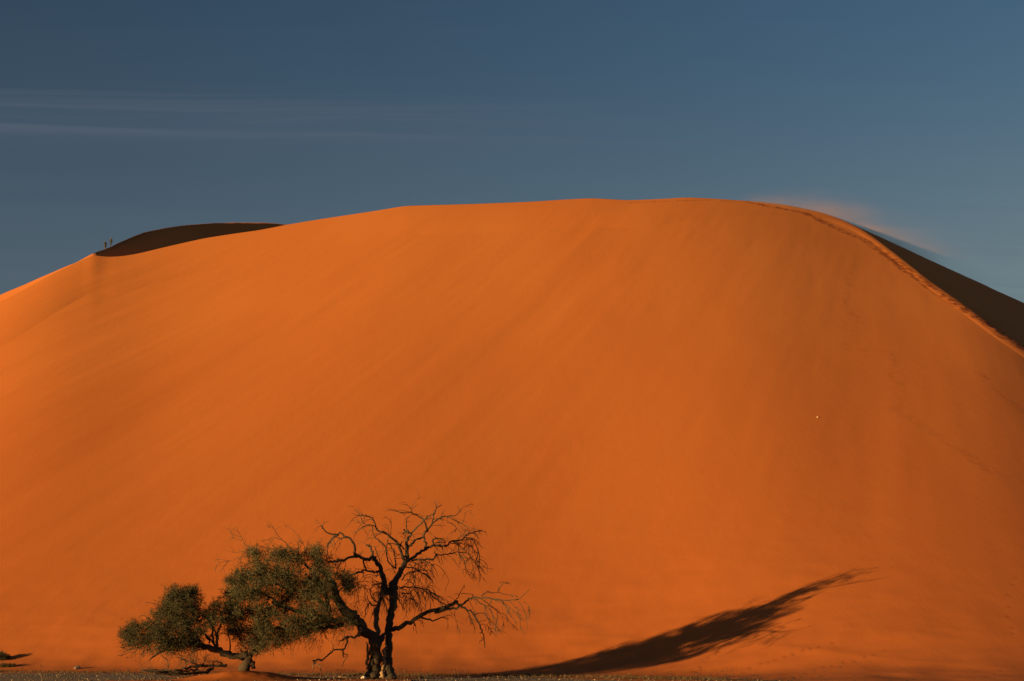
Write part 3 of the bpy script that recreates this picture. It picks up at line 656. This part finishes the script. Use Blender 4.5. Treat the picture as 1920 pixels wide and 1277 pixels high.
def thorn_bush():
    d = 75.3
    b = P(462, 1250, d); b.z = ground_z(b.x, b.y)
    t = empty('thorn_bush', b, 'low dark green spreading thorn bush with an almost horizontal trunk, left of the trees', 'bush')
    sk = Skeleton(21, d); rng = random.Random(9); T = Tubes()
    sk.branch(T, 2, [(965,1185),(980,1130),(1000,1075),(985,1050),(920,1065),(850,1045),(760,1005),(680,985),(600,930),(540,880)], 0, 0, -1.0, 10, 0.12, 1.2, radii=[42,38,34,30,24,25,24,20,16,10])
    sk.branch(T, 2, [(1000,1070),(1030,1110),(1045,1140)], 18, 14, 0.1, 7)
    sk.branch(T, 2, [(1000,1050),(1060,1000),(1130,950),(1180,920)], 12, 6, 0.6, 6)
    nodes = []
    for pts, r0, r1 in [([(760,1005),(650,990),(560,975),(450,990),(330,1040),(280,1085)], 17, 5), ([(600,940),(500,940),(380,930),(240,930)], 15, 7), ([(640,960),(560,850),(500,740),(480,650)], 15, 7), ([(760,1000),(740,920),(730,840),(700,780)], 11, 6), ([(770,1000),(775,900),(800,820),(820,740)], 11, 5), ([(740,960),(690,900),(640,870)], 8, 5), ([(720,960),(700,930),(660,830)], 7, 4), ([(760,960),(760,900),(740,830)], 7, 4), ([(870,1050),(865,960),(850,860)], 7, 4)]:
        C = sk.branch(T, 2, pts, r0, r1, None, 6)
        for c in C: nodes.append((c, 0.04, 0))
    T.build('trunk', BARK, t)
    T = Tubes(); cen = []
    while len(cen) < 250:
        x, y = rng.uniform(70, 880), rng.uniform(550, 1010)
        if not inside(BUSH, x, y): continue
        if 620 < x < 860 and rng.random() < 0.5: continue
        if 660 < x < 760 and y > 850: continue
        cen.append(P(210+x/3.918, 960+y/3.918, depth_sample(rng, BUSH, x, y, 2.4, d-0.8)))
    grow(T, rng, nodes, cen, 0.010, 0.04)
    for _ in range(60):
        x = rng.uniform(150, 680); y = 1000+rng.gauss(0, 12)
        twig(T, rng, P(210+x/3.918, 960+y/3.918, d-0.8+rng.gauss(0, 1)), Vector((rng.gauss(-.5, .6), rng.gauss(0, .5), -0.6)), rng.uniform(.4, .9), 0.012, 0.2, 1)
    for pts in ([(390,700),(330,680),(240,660)], [(330,700),(300,720)], [(300,810),(230,760),(190,780)], [(120,950),(60,940)]): sk.branch(T, 2, pts, 3, 1.5, 0, 4)
    T.build('branches', BARK, t)
    mid = sum(cen, Vector())/len(cen)
    V, Fc = foliage(rng, [(c, (c-mid).normalized()) for c in cen], 400, 0.40, 0.068)
    mesh_obj('crown', V, Fc, LEAFD, t, smooth=False)
    T = Tubes(); sk.pts = [(455, 1215, d+0.3)]
    for pts in ([(1000,1050),(1010,1015),(1060,995),(1100,975),(1150,930)], [(1060,995),(1065,970)], [(1100,975),(1110,985)]): sk.branch(T, 2, pts, 7, 3, 0.1, 5, 0.1, d0=d-0.4)
    o = T.build('dead_branch', BARE, t); o['label'] = 'pale bare forked branch above the stump'
    return t
thorn_bush()

def fallen_branch(spots, base, d, label, seed, mat=BARK, group=None, count=5):
    b = P(*base, d); b.z = ground_z(b.x, b.y)
    t = empty('fallen_branch', b, label, 'fallen branch', group)
    sk = Skeleton(seed, d); rng = random.Random(seed); T = Tubes(); Q = Tubes()
    for z, pts, r0, r1 in spots:
        C = sk.branch(T, z, pts, r0, r1, None, 6, 0.15); twigs_on(Q, rng, C, count, 0.45, 0.010, -0.1, 0.1, Vector((0, 0, .2)), 0)
    T.build('branch', mat, t)
    if count: q = Q.build('twigs', TWIG, t); q['kind'] = 'stuff'
    return t
fallen_branch([(7, [(1270,600),(1150,610),(1000,610),(880,600),(760,630),(680,660),(560,690),(420,690),(300,680),(170,660)], 20, 10), (7, [(1100,640),(980,690),(820,705),(600,705),(440,695),(340,700)], 18, 12), (7, [(980,600),(870,580),(820,520),(790,465)], 12, 5), (7, [(840,570),(740,530),(620,490)], 8, 4), (7, [(960,600),(985,540),(995,490)], 9, 5),
               (7, [(1240,600),(1130,545),(1080,600)], 12, 8), (7, [(700,650),(780,560),(900,520)], 9, 4), (7, [(620,690),(420,660),(250,650)], 14, 6), (7, [(560,700),(400,680),(200,670)], 16, 8), (7, [(880,600),(760,540),(680,520)], 6, 3), (7,[(520,640),(515,560),(480,500)],5,3),(7,[(1060,650),(900,690),(700,712),(500,712),(330,706)],20,12),(7,[(900,640),(780,670),(560,676),(380,668)],14,8),(7,[(700,700),(520,690),(380,700),(260,680)],16,7)],
              (370, 1263), 75.5, 'dark tangle of dead branches lying on the gravel under the low bush', 31, count=16)
fallen_branch([(1, [(270,1250),(340,1245),(380,1235),(425,1230)], 7, 4), (1, [(350,1243),(330,1238),(280,1246)], 5, 3)], (655, 1266), 79.6, 'pale thin fallen branch lying on the gravel left of the trunks', 33, BARE, count=0)

def small_bush(name, px, py, d, wpx, hpx, label, seed, n=40, mat=LEAFD, group=None):
    b = P(px, py, d); b.z = ground_z(b.x, b.y)
    t = empty(name, b, label, 'shrub', group); rng = random.Random(seed)
    R = wpx/F*d; H = hpx/F*d; T = Tubes(); cen = []
    for _ in range(n):
        th = rng.uniform(0, 2*math.pi); r = R*math.sqrt(rng.random()); k = rng.uniform(0.25, 1)*math.sqrt(max(0, 1-(r/R)**2*0.8))
        c = b + Vector((math.cos(th)*r, math.sin(th)*r, H*k)); cen.append(c)
        T.tube(catmull([b + Vector((0, 0, -0.08)), b.lerp(c, .5)+Vector((0, 0, .05*H)), c], 3), [0.014-0.0012*i for i in range(7)], 4)
    T.build('stems', BARK, t)
    V, Fc = foliage(rng, [(c, (c-b).normalized()) for c in cen], 110, 0.16*max(1, H), 0.06)
    mesh_obj('crown', V, Fc, mat, t, smooth=False); return t
# the pale speck high on the face
def on_face(px, py):
    u, e = ue(px, py); ys = np.arange(60, 300, 0.1); z = front(np.full(ys.shape, u), ys); i = int(np.argmax((z-EYE)/ys > e)); return ys[i]
small_bush('shrub', 2, 1238, on_face(2, 1238), 13, 14, 'small dark green shrub on the sand at the left edge of the photo', 41, 60)
small_bush('shrub', 6, 1251, on_face(6, 1251), 6, 4.5, 'tiny dark shrub at the edge of the gravel, nearest the left edge', 42, 14, group='tiny dark shrubs at the edge of the gravel')
small_bush('shrub', 21, 1251, on_face(21, 1251), 6, 3.5, 'tiny dark shrub at the edge of the gravel, second from the left edge', 43, 14, group='tiny dark shrubs at the edge of the gravel')

def stone(name, px, py, d, r, mat, label, seed, sx=1.3, sz=.6, z=None):
    rng = random.Random(seed); import bmesh
    bm = bmesh.new(); bmesh.ops.create_icosphere(bm, subdivisions=3, radius=r)
    for v in bm.verts:
        q = v.co.normalized(); k = 1 + 0.20*math.sin(3.1*q.x*2+seed) * math.cos(2.7*q.y*2+seed*2) + 0.12*math.sin(5*q.z+seed*3) + rng.gauss(0, .02)
        v.co = Vector((v.co.x*sx*k, v.co.y*k, v.co.z*sz*k))
    me = bpy.data.meshes.new(name); bm.to_mesh(me); bm.free(); me.materials.append(mat)
    o = bpy.data.objects.new(name, me); COL.objects.link(o); p = P(px, py, d)
    o.location = (p.x, p.y, ground_z(p.x, p.y) + r*sz*0.4); o.rotation_euler = (0, 0, rng.uniform(0, 6))
    return setp(o, label, 'stone')
WHITE = plain_mat('quartz', (0.72, 0.62, 0.50)); PALE = plain_mat('pale_rock', (0.5, 0.38, 0.28)); ROCK = plain_mat('dark_rock', (0.16, 0.11, 0.08))
stone('stone', 682, 1270, 78.2, 0.13, WHITE, 'pale whitish stone lying at the foot of the split trunk', 3, 1.4, .55)
stone('stone', 145, 1254, on_face(145, 1254), 0.20, ROCK, 'dark lump of rock at the edge of gravel and sand, left of the bush', 5)
stone('stone', 1533, 783, on_face(1533, 783), 0.085, PALE, 'tiny pale stone alone on the open dune face, far right of the trees', 7, 1.0, .9)

# ------------------------------------------------------------------ pebbles and dry grass (nobody could count them)
def pebbles():
    rng = random.Random(2); V = []; Fc = []
    ico = [(0,0,1),(.9,0,.3),(.28,.85,.3),(-.72,.53,.3),(-.72,-.53,.3),(.28,-.85,.3),(0,0,-.6)]
    fac = [(0,1,2),(0,2,3),(0,3,4),(0,4,5),(0,5,1),(6,2,1),(6,3,2),(6,4,3),(6,5,4),(6,1,5)]
    for _ in range(9000):
        y = rng.uniform(66, 112); x = y*rng.uniform(-0.40, 0.22)
        if y > float(foot_y(np.array([x/y]))[0]) + 0.3: continue
        r = 0.018 + 0.05*rng.random()**3; i = len(V); a = rng.uniform(0, 6.3); ca, sa = math.cos(a), math.sin(a); zz = 0.01
        for q in ico:
            qx, qy = q[0]*rng.uniform(.8, 1.5), q[1]*rng.uniform(.7, 1.2); V.append((x+r*(qx*ca-qy*sa), y+r*(qx*sa+qy*ca), zz+r*q[2]*.8))
        Fc += [tuple(i+k for k in f) for f in fac]
    m, n, l, b = new_mat('pebble'); g = n.new('ShaderNodeNewGeometry')
    c = ramp(n, l, g.outputs['Random Per Island'], [(0, (0.07, 0.046, 0.032)), (0.7, (0.15, 0.098, 0.062)), (0.95, (0.21, 0.14, 0.09)), (1, (0.42, 0.32, 0.22))])
    l.new(c.outputs[0], b.inputs['Base Color']); b.inputs['Roughness'].default_value = .9
    setp(mesh_obj('pebbles', np.array(V), Fc, m, smooth=False), 'small brown pebbles strewn over the gravel plain', 'pebbles', kind='stuff')
pebbles()
def grass():
    rng = random.Random(6); V = []; Fc = []
    for _ in range(1500):
        u = rng.uniform(-0.36, 0.14) if rng.random() < .8 else rng.uniform(-0.12, 0.10)
        yb = float(foot_y(np.array([u]))[0]); y = yb + rng.gauss(-0.6, 1.3); x = u*y; z0 = ground_z(x, y) - 0.02
        h = rng.uniform(0.05, 0.20)
        for k in range(rng.randint(3, 8)):
            a = rng.uniform(0, 6.3); lean = Vector((math.cos(a), math.sin(a), 0))*h*rng.uniform(.1, .8); p = Vector((x+rng.gauss(0, .05), y+rng.gauss(0, .05), z0))
            s = Vector((-math.sin(a), math.cos(a), 0))*0.008; i = len(V)
            V += [p-s, p+s, p+lean*.5+Vector((0, 0, h*.7))+s*.6, p+lean*.5+Vector((0, 0, h*.7))-s*.6, p+lean+Vector((0, 0, h))]
            Fc += [(i, i+1, i+2, i+3), (i+3, i+2, i+4)]
    o = mesh_obj('dry_grass', [Vector(v) for v in V], Fc, STRAW, smooth=False)
    setp(o, 'short dry grass stubble along the foot of the dune', 'grass', kind='stuff')
grass()

def litter():
    rng = random.Random(12); V = []; Fc = []
    for _ in range(900):
        px = rng.choice([rng.gauss(1330, 70), rng.uniform(0, 1500), rng.uniform(520, 780), rng.gauss(1450, 120)]); u = (px-960)/F
        y = float(foot_y(np.array([u]))[0]) + abs(rng.gauss(0, 2.6)) - 0.4; x = u*y; z0 = ground_z(x, y)
        r = rng.uniform(0.012, 0.05); a = rng.uniform(0, 3.14); ca, sa = math.cos(a), math.sin(a); i = len(V); l_ = r*rng.uniform(1, 4)
        for q in ((-1,-1,-.5), (1,-1,-.5), (1,1,-.5), (-1,1,-.5), (0,0,1.2)): V.append((x+(q[0]*l_*ca-q[1]*r*sa), y+(q[0]*l_*sa+q[1]*r*ca), z0+r*.6*q[2]))
        Fc += [(i+b, i+(b+1) % 4, i+4) for b in range(4)]
    setp(mesh_obj('litter', np.array(V), Fc, TWIG, smooth=False), 'dark crumbs of bark and broken twig strewn along the foot of the dune', 'litter', kind='stuff')
litter()

# ------------------------------------------------------------------ people on the ridge
def skin_mesh(name, verts, edges, radii, root, mat, parent, sub=2):
    me = bpy.data.meshes.new(name); me.from_pydata(verts, edges, []); me.update(); me.materials.append(mat)
    o = bpy.data.objects.new(name, me); COL.objects.link(o); o.parent = parent
    md = o.modifiers.new('skin', 'SKIN'); md.use_smooth_shade = True
    sv = me.skin_vertices[0].data
    for i, r in enumerate(radii): sv[i].radius = (r, r) if isinstance(r, float) else r; sv[i].use_root = (i == root)
    ss = o.modifiers.new('subdiv', 'SUBSURF'); ss.levels = sub; ss.render_levels = sub
    return o
def person(px, py, d, rot, label, shirt, trousers, hair, step, h=1.76):
    b = P(px, py, d)
    root = empty('person', b, label, 'person', 'hikers on the ridge'); root.rotation_euler = (0, 0, rot); k = h/1.76
    skin = plain_mat('skin', (0.09, 0.05, 0.03))
    def sc(v): return tuple(c*k for c in v)
    V = []; E = []; R = []
    def add(p, r, par=None):
        V.append(sc(p)); R.append(r*k); i = len(V)-1
        if par is not None: E.append((par, i))
        return i
    pel = add((0, 0, .95), .13); ch = add((0, 0.01, 1.2), .13, pel); sh = add((0, 0.0, 1.42), .12, ch); nk = add((0, .01, 1.52), .055, sh)
    h1 = add((0, .02, 1.60), .078, nk); h2 = add((0, .01, 1.70), .085, h1)
    add((0, .105, 1.625), .016, h1)                       # nose
    for s in (-1, 1):
        add((s*.082, 0, 1.63), .016, h1)                  # ear
        hip = add((s*.10, 0, .88), .095, pel); kn = add((s*.11, .10*s*step+.05, .50), .058, hip)
        an = add((s*.11, .26*s*step-.02, .09), .04, kn); add((s*.12, .26*s*step+.15, .035), .035, an)
        a0 = add((s*.19, 0, 1.40), .055, sh); a1 = add((s*.26, -.10*s*step-.02, 1.13), .042, a0); a2 = add((s*.27, -.14*s*step+.08, .90), .030, a1); pm = add((s*.272, -.15*s*step+.11, .84), .030, a2)
        for f in range(4): 
            g = add((s*.272, -.15*s*step+.085+f*.02, .785), .0095, pm); add((s*.262, -.15*s*step+.095+f*.02, .755+.004*abs(f-1.5)), .0085, g)
        g = add((s*.262, -.15*s*step+.155, .82), .010, pm); add((s*.255, -.15*s*step+.17, .785), .009, g)
    skin_mesh('body', V, E, R, 0, skin, root)
    V, E, R = [], [], []
    a = add((0, 0, .93), .165); c = add((0, .01, 1.18), .16, a); s0 = add((0, 0, 1.40), .15, c)
    for s in (-1, 1):
        q = add((s*.19, 0, 1.41), .075, s0); q2 = add((s*.26, -.10*s*step-.02, 1.15), .058, q); add((s*.265, -.13*s*step+.04, 1.0), .05, q2)
    skin_mesh('shirt', V, E, R, 0, shirt, root)
    V, E, R = [], [], []
    a = add((0, 0, .94), .15)
    for s in (-1, 1):
        q = add((s*.10, 0, .86), .115, a); q2 = add((s*.11, .10*s*step+.05, .50), .082, q); add((s*.11, .26*s*step-.02, .12), .062, q2)
    skin_mesh('trousers', V, E, R, 0, trousers, root)
    V, E, R = [], [], []
    a = add((0, -.03, 1.66), .088); add((0, -.01, 1.73), .085, a); skin_mesh('hair', V, E, R, 0, hair, root)
DARK = plain_mat('dark_cloth', (0.014, 0.020, 0.015)); KHAKI = plain_mat('pale_cloth', (0.07, 0.06, 0.045)); BROWN = plain_mat('brown_cloth', (0.018, 0.015, 0.012)); HAIR = plain_mat('dark_hair', (0.03, 0.02, 0.015)); HATC = plain_mat('fair_hair', (0.12, 0.08, 0.04))
person(197, 468.5, float(np.interp(ue(197, 468)[0], C2[:, 0], C2[:, 2])), 0.5, 'hiker in dark top and paler trousers on the ridge, left and lower of the two', DARK, KHAKI, HAIR, 0.8)
person(207.5, 461.5, float(np.interp(ue(207.5, 462)[0], C2[:, 0], C2[:, 2])), -0.3, 'hiker in dark brown clothes on the ridge, right and higher of the two', BROWN, DARK, HATC, -0.5)

# ------------------------------------------------------------------ sand blowing off the crest
def blowing_sand():
    # a closed body that follows the crest and stretches downwind behind it
    us = np.linspace(ue(1380, 400)[0], ue(1870, 400)[0], 24); V = []; Fc = []
    zc, yc = crest_zy(us)
    sil = np.array([ue(px, py) for px, py in [(1100,372),(1290,370),(1420,378),(1540,398),(1620,428),(1660,452),(1740,490),(1920,577)]])
    for i, u in enumerate(us):
        y0 = 311.0; ev = float(np.interp(u, sil[:, 0], sil[:, 1])); z0 = EYE + ev*y0
        t = i/(len(us)-1); hgt = 2.0 + 9.0*min(1, t*1.5)
        y1 = y0 + 12
        V += [(u*y0, y0, z0-2.5), (u*y1, y1, z0-2.5), (u*y1, y1, z0+hgt), (u*y0, y0, z0+hgt)]
    for i in range(len(us)-1):
        a = i*4
        for k in range(4): k2 = (k+1) % 4; Fc.append((a+k, a+k2, a+4+k2, a+4+k))
    Fc.append((3, 2, 1, 0)); e = (len(us)-1)*4; Fc.append((e, e+1, e+2, e+3))
    m = bpy.data.materials.new('blowing_sand'); m.use_nodes = True; n = m.node_tree.nodes; l = m.node_tree.links
    n.remove(n['Principled BSDF']); pv = n.new('ShaderNodeVolumePrincipled'); l.new(pv.outputs[0], n['Material Output'].inputs['Volume'])
    pv.inputs['Color'].default_value = (0.85, 0.48, 0.26, 1); pv.inputs['Anisotropy'].default_value = 0.0
    g = n.new('ShaderNodeNewGeometry'); mp = n.new('ShaderNodeMapping'); mp.inputs['Rotation'].default_value = (0, math.radians(22), 0); mp.inputs['Scale'].default_value = (0.05, 0.06, 0.22)
    l.new(g.outputs['Position'], mp.inputs[0]); t = n.new('ShaderNodeTexNoise'); t.inputs['Scale'].default_value = 1; t.inputs['Detail'].default_value = 3; l.new(mp.outputs[0], t.inputs['Vector'])
    at = n.new('ShaderNodeAttribute'); 
    # density falls off with height over the lee line: linear functions of position
    sp = n.new('ShaderNodeSeparateXYZ'); l.new(g.outputs['Position'], sp.inputs[0])
    fc = n.new('ShaderNodeFloatCurve')
    def M(op, a, b=None, cl=False):
        q = n.new('ShaderNodeMath'); q.operation = op; q.use_clamp = cl
        for i, v in enumerate((a, b)):
            if v is None: continue
            if isinstance(v, (int, float)): q.inputs[i].default_value = v
            else: l.new(v, q.inputs[i])
        return q.outputs[0]
    x0, x1 = us[0]*311, us[-1]*323; zt = [EYE+float(np.interp(u, sil[:, 0], sil[:, 1]))*316 for u in us]; xm = us*316
    z_lo, z_hi = min(zt)-1, max(zt)+1
    cm = fc.mapping; c = cm.curves[0]
    sel = [0, 6, 10, 13, 16, 18, 20, 23]
    ps = [((xm[i]-x0)/(x1-x0), (zt[i]-z_lo)/(z_hi-z_lo)) for i in sel]
    c.points[0].location = ps[0]; c.points[1].location = ps[-1]
    for p in ps[1:-1]: c.points.new(*p)
    cm.update(); l.new(M('DIVIDE', M('SUBTRACT', sp.outputs[0], x0), x1-x0), fc.inputs['Value'])
    zc_ = M('ADD', M('MULTIPLY', fc.outputs[0], z_hi-z_lo), z_lo)
    hh = M('SUBTRACT', sp.outputs[2], zc_)
    tx = M('DIVIDE', M('SUBTRACT', sp.outputs[0], x0), x1-x0, True)
    scale = M('ADD', M('MULTIPLY', tx, 3.0), 0.4)
    fall = M('POWER', 2.718, M('MULTIPLY', M('DIVIDE', M('MAXIMUM', hh, 0.0), scale), -1.0))
    win = M('MULTIPLY', M('MULTIPLY', tx, 2.2, True), M('POWER', M('MULTIPLY', M('SUBTRACT', 1.0, tx), 2.0, True), 2.0))
    nz = M('MULTIPLY', M('SUBTRACT', t.outputs['Fac'], 0.34), 3.2, True)
    l.new(M('MULTIPLY', M('MULTIPLY', M('MULTIPLY', fall, win), nz), 0.16), pv.inputs['Density'])
    o = mesh_obj('blowing_sand', [Vector(v) for v in V], Fc, m, smooth=False)
    m.cycles.volume_step_rate = 1.0 if hasattr(m, 'cycles') else 1
    setp(o, 'thin veil of orange sand blown off the right end of the crest', 'blowing sand', kind='stuff')
blowing_sand()
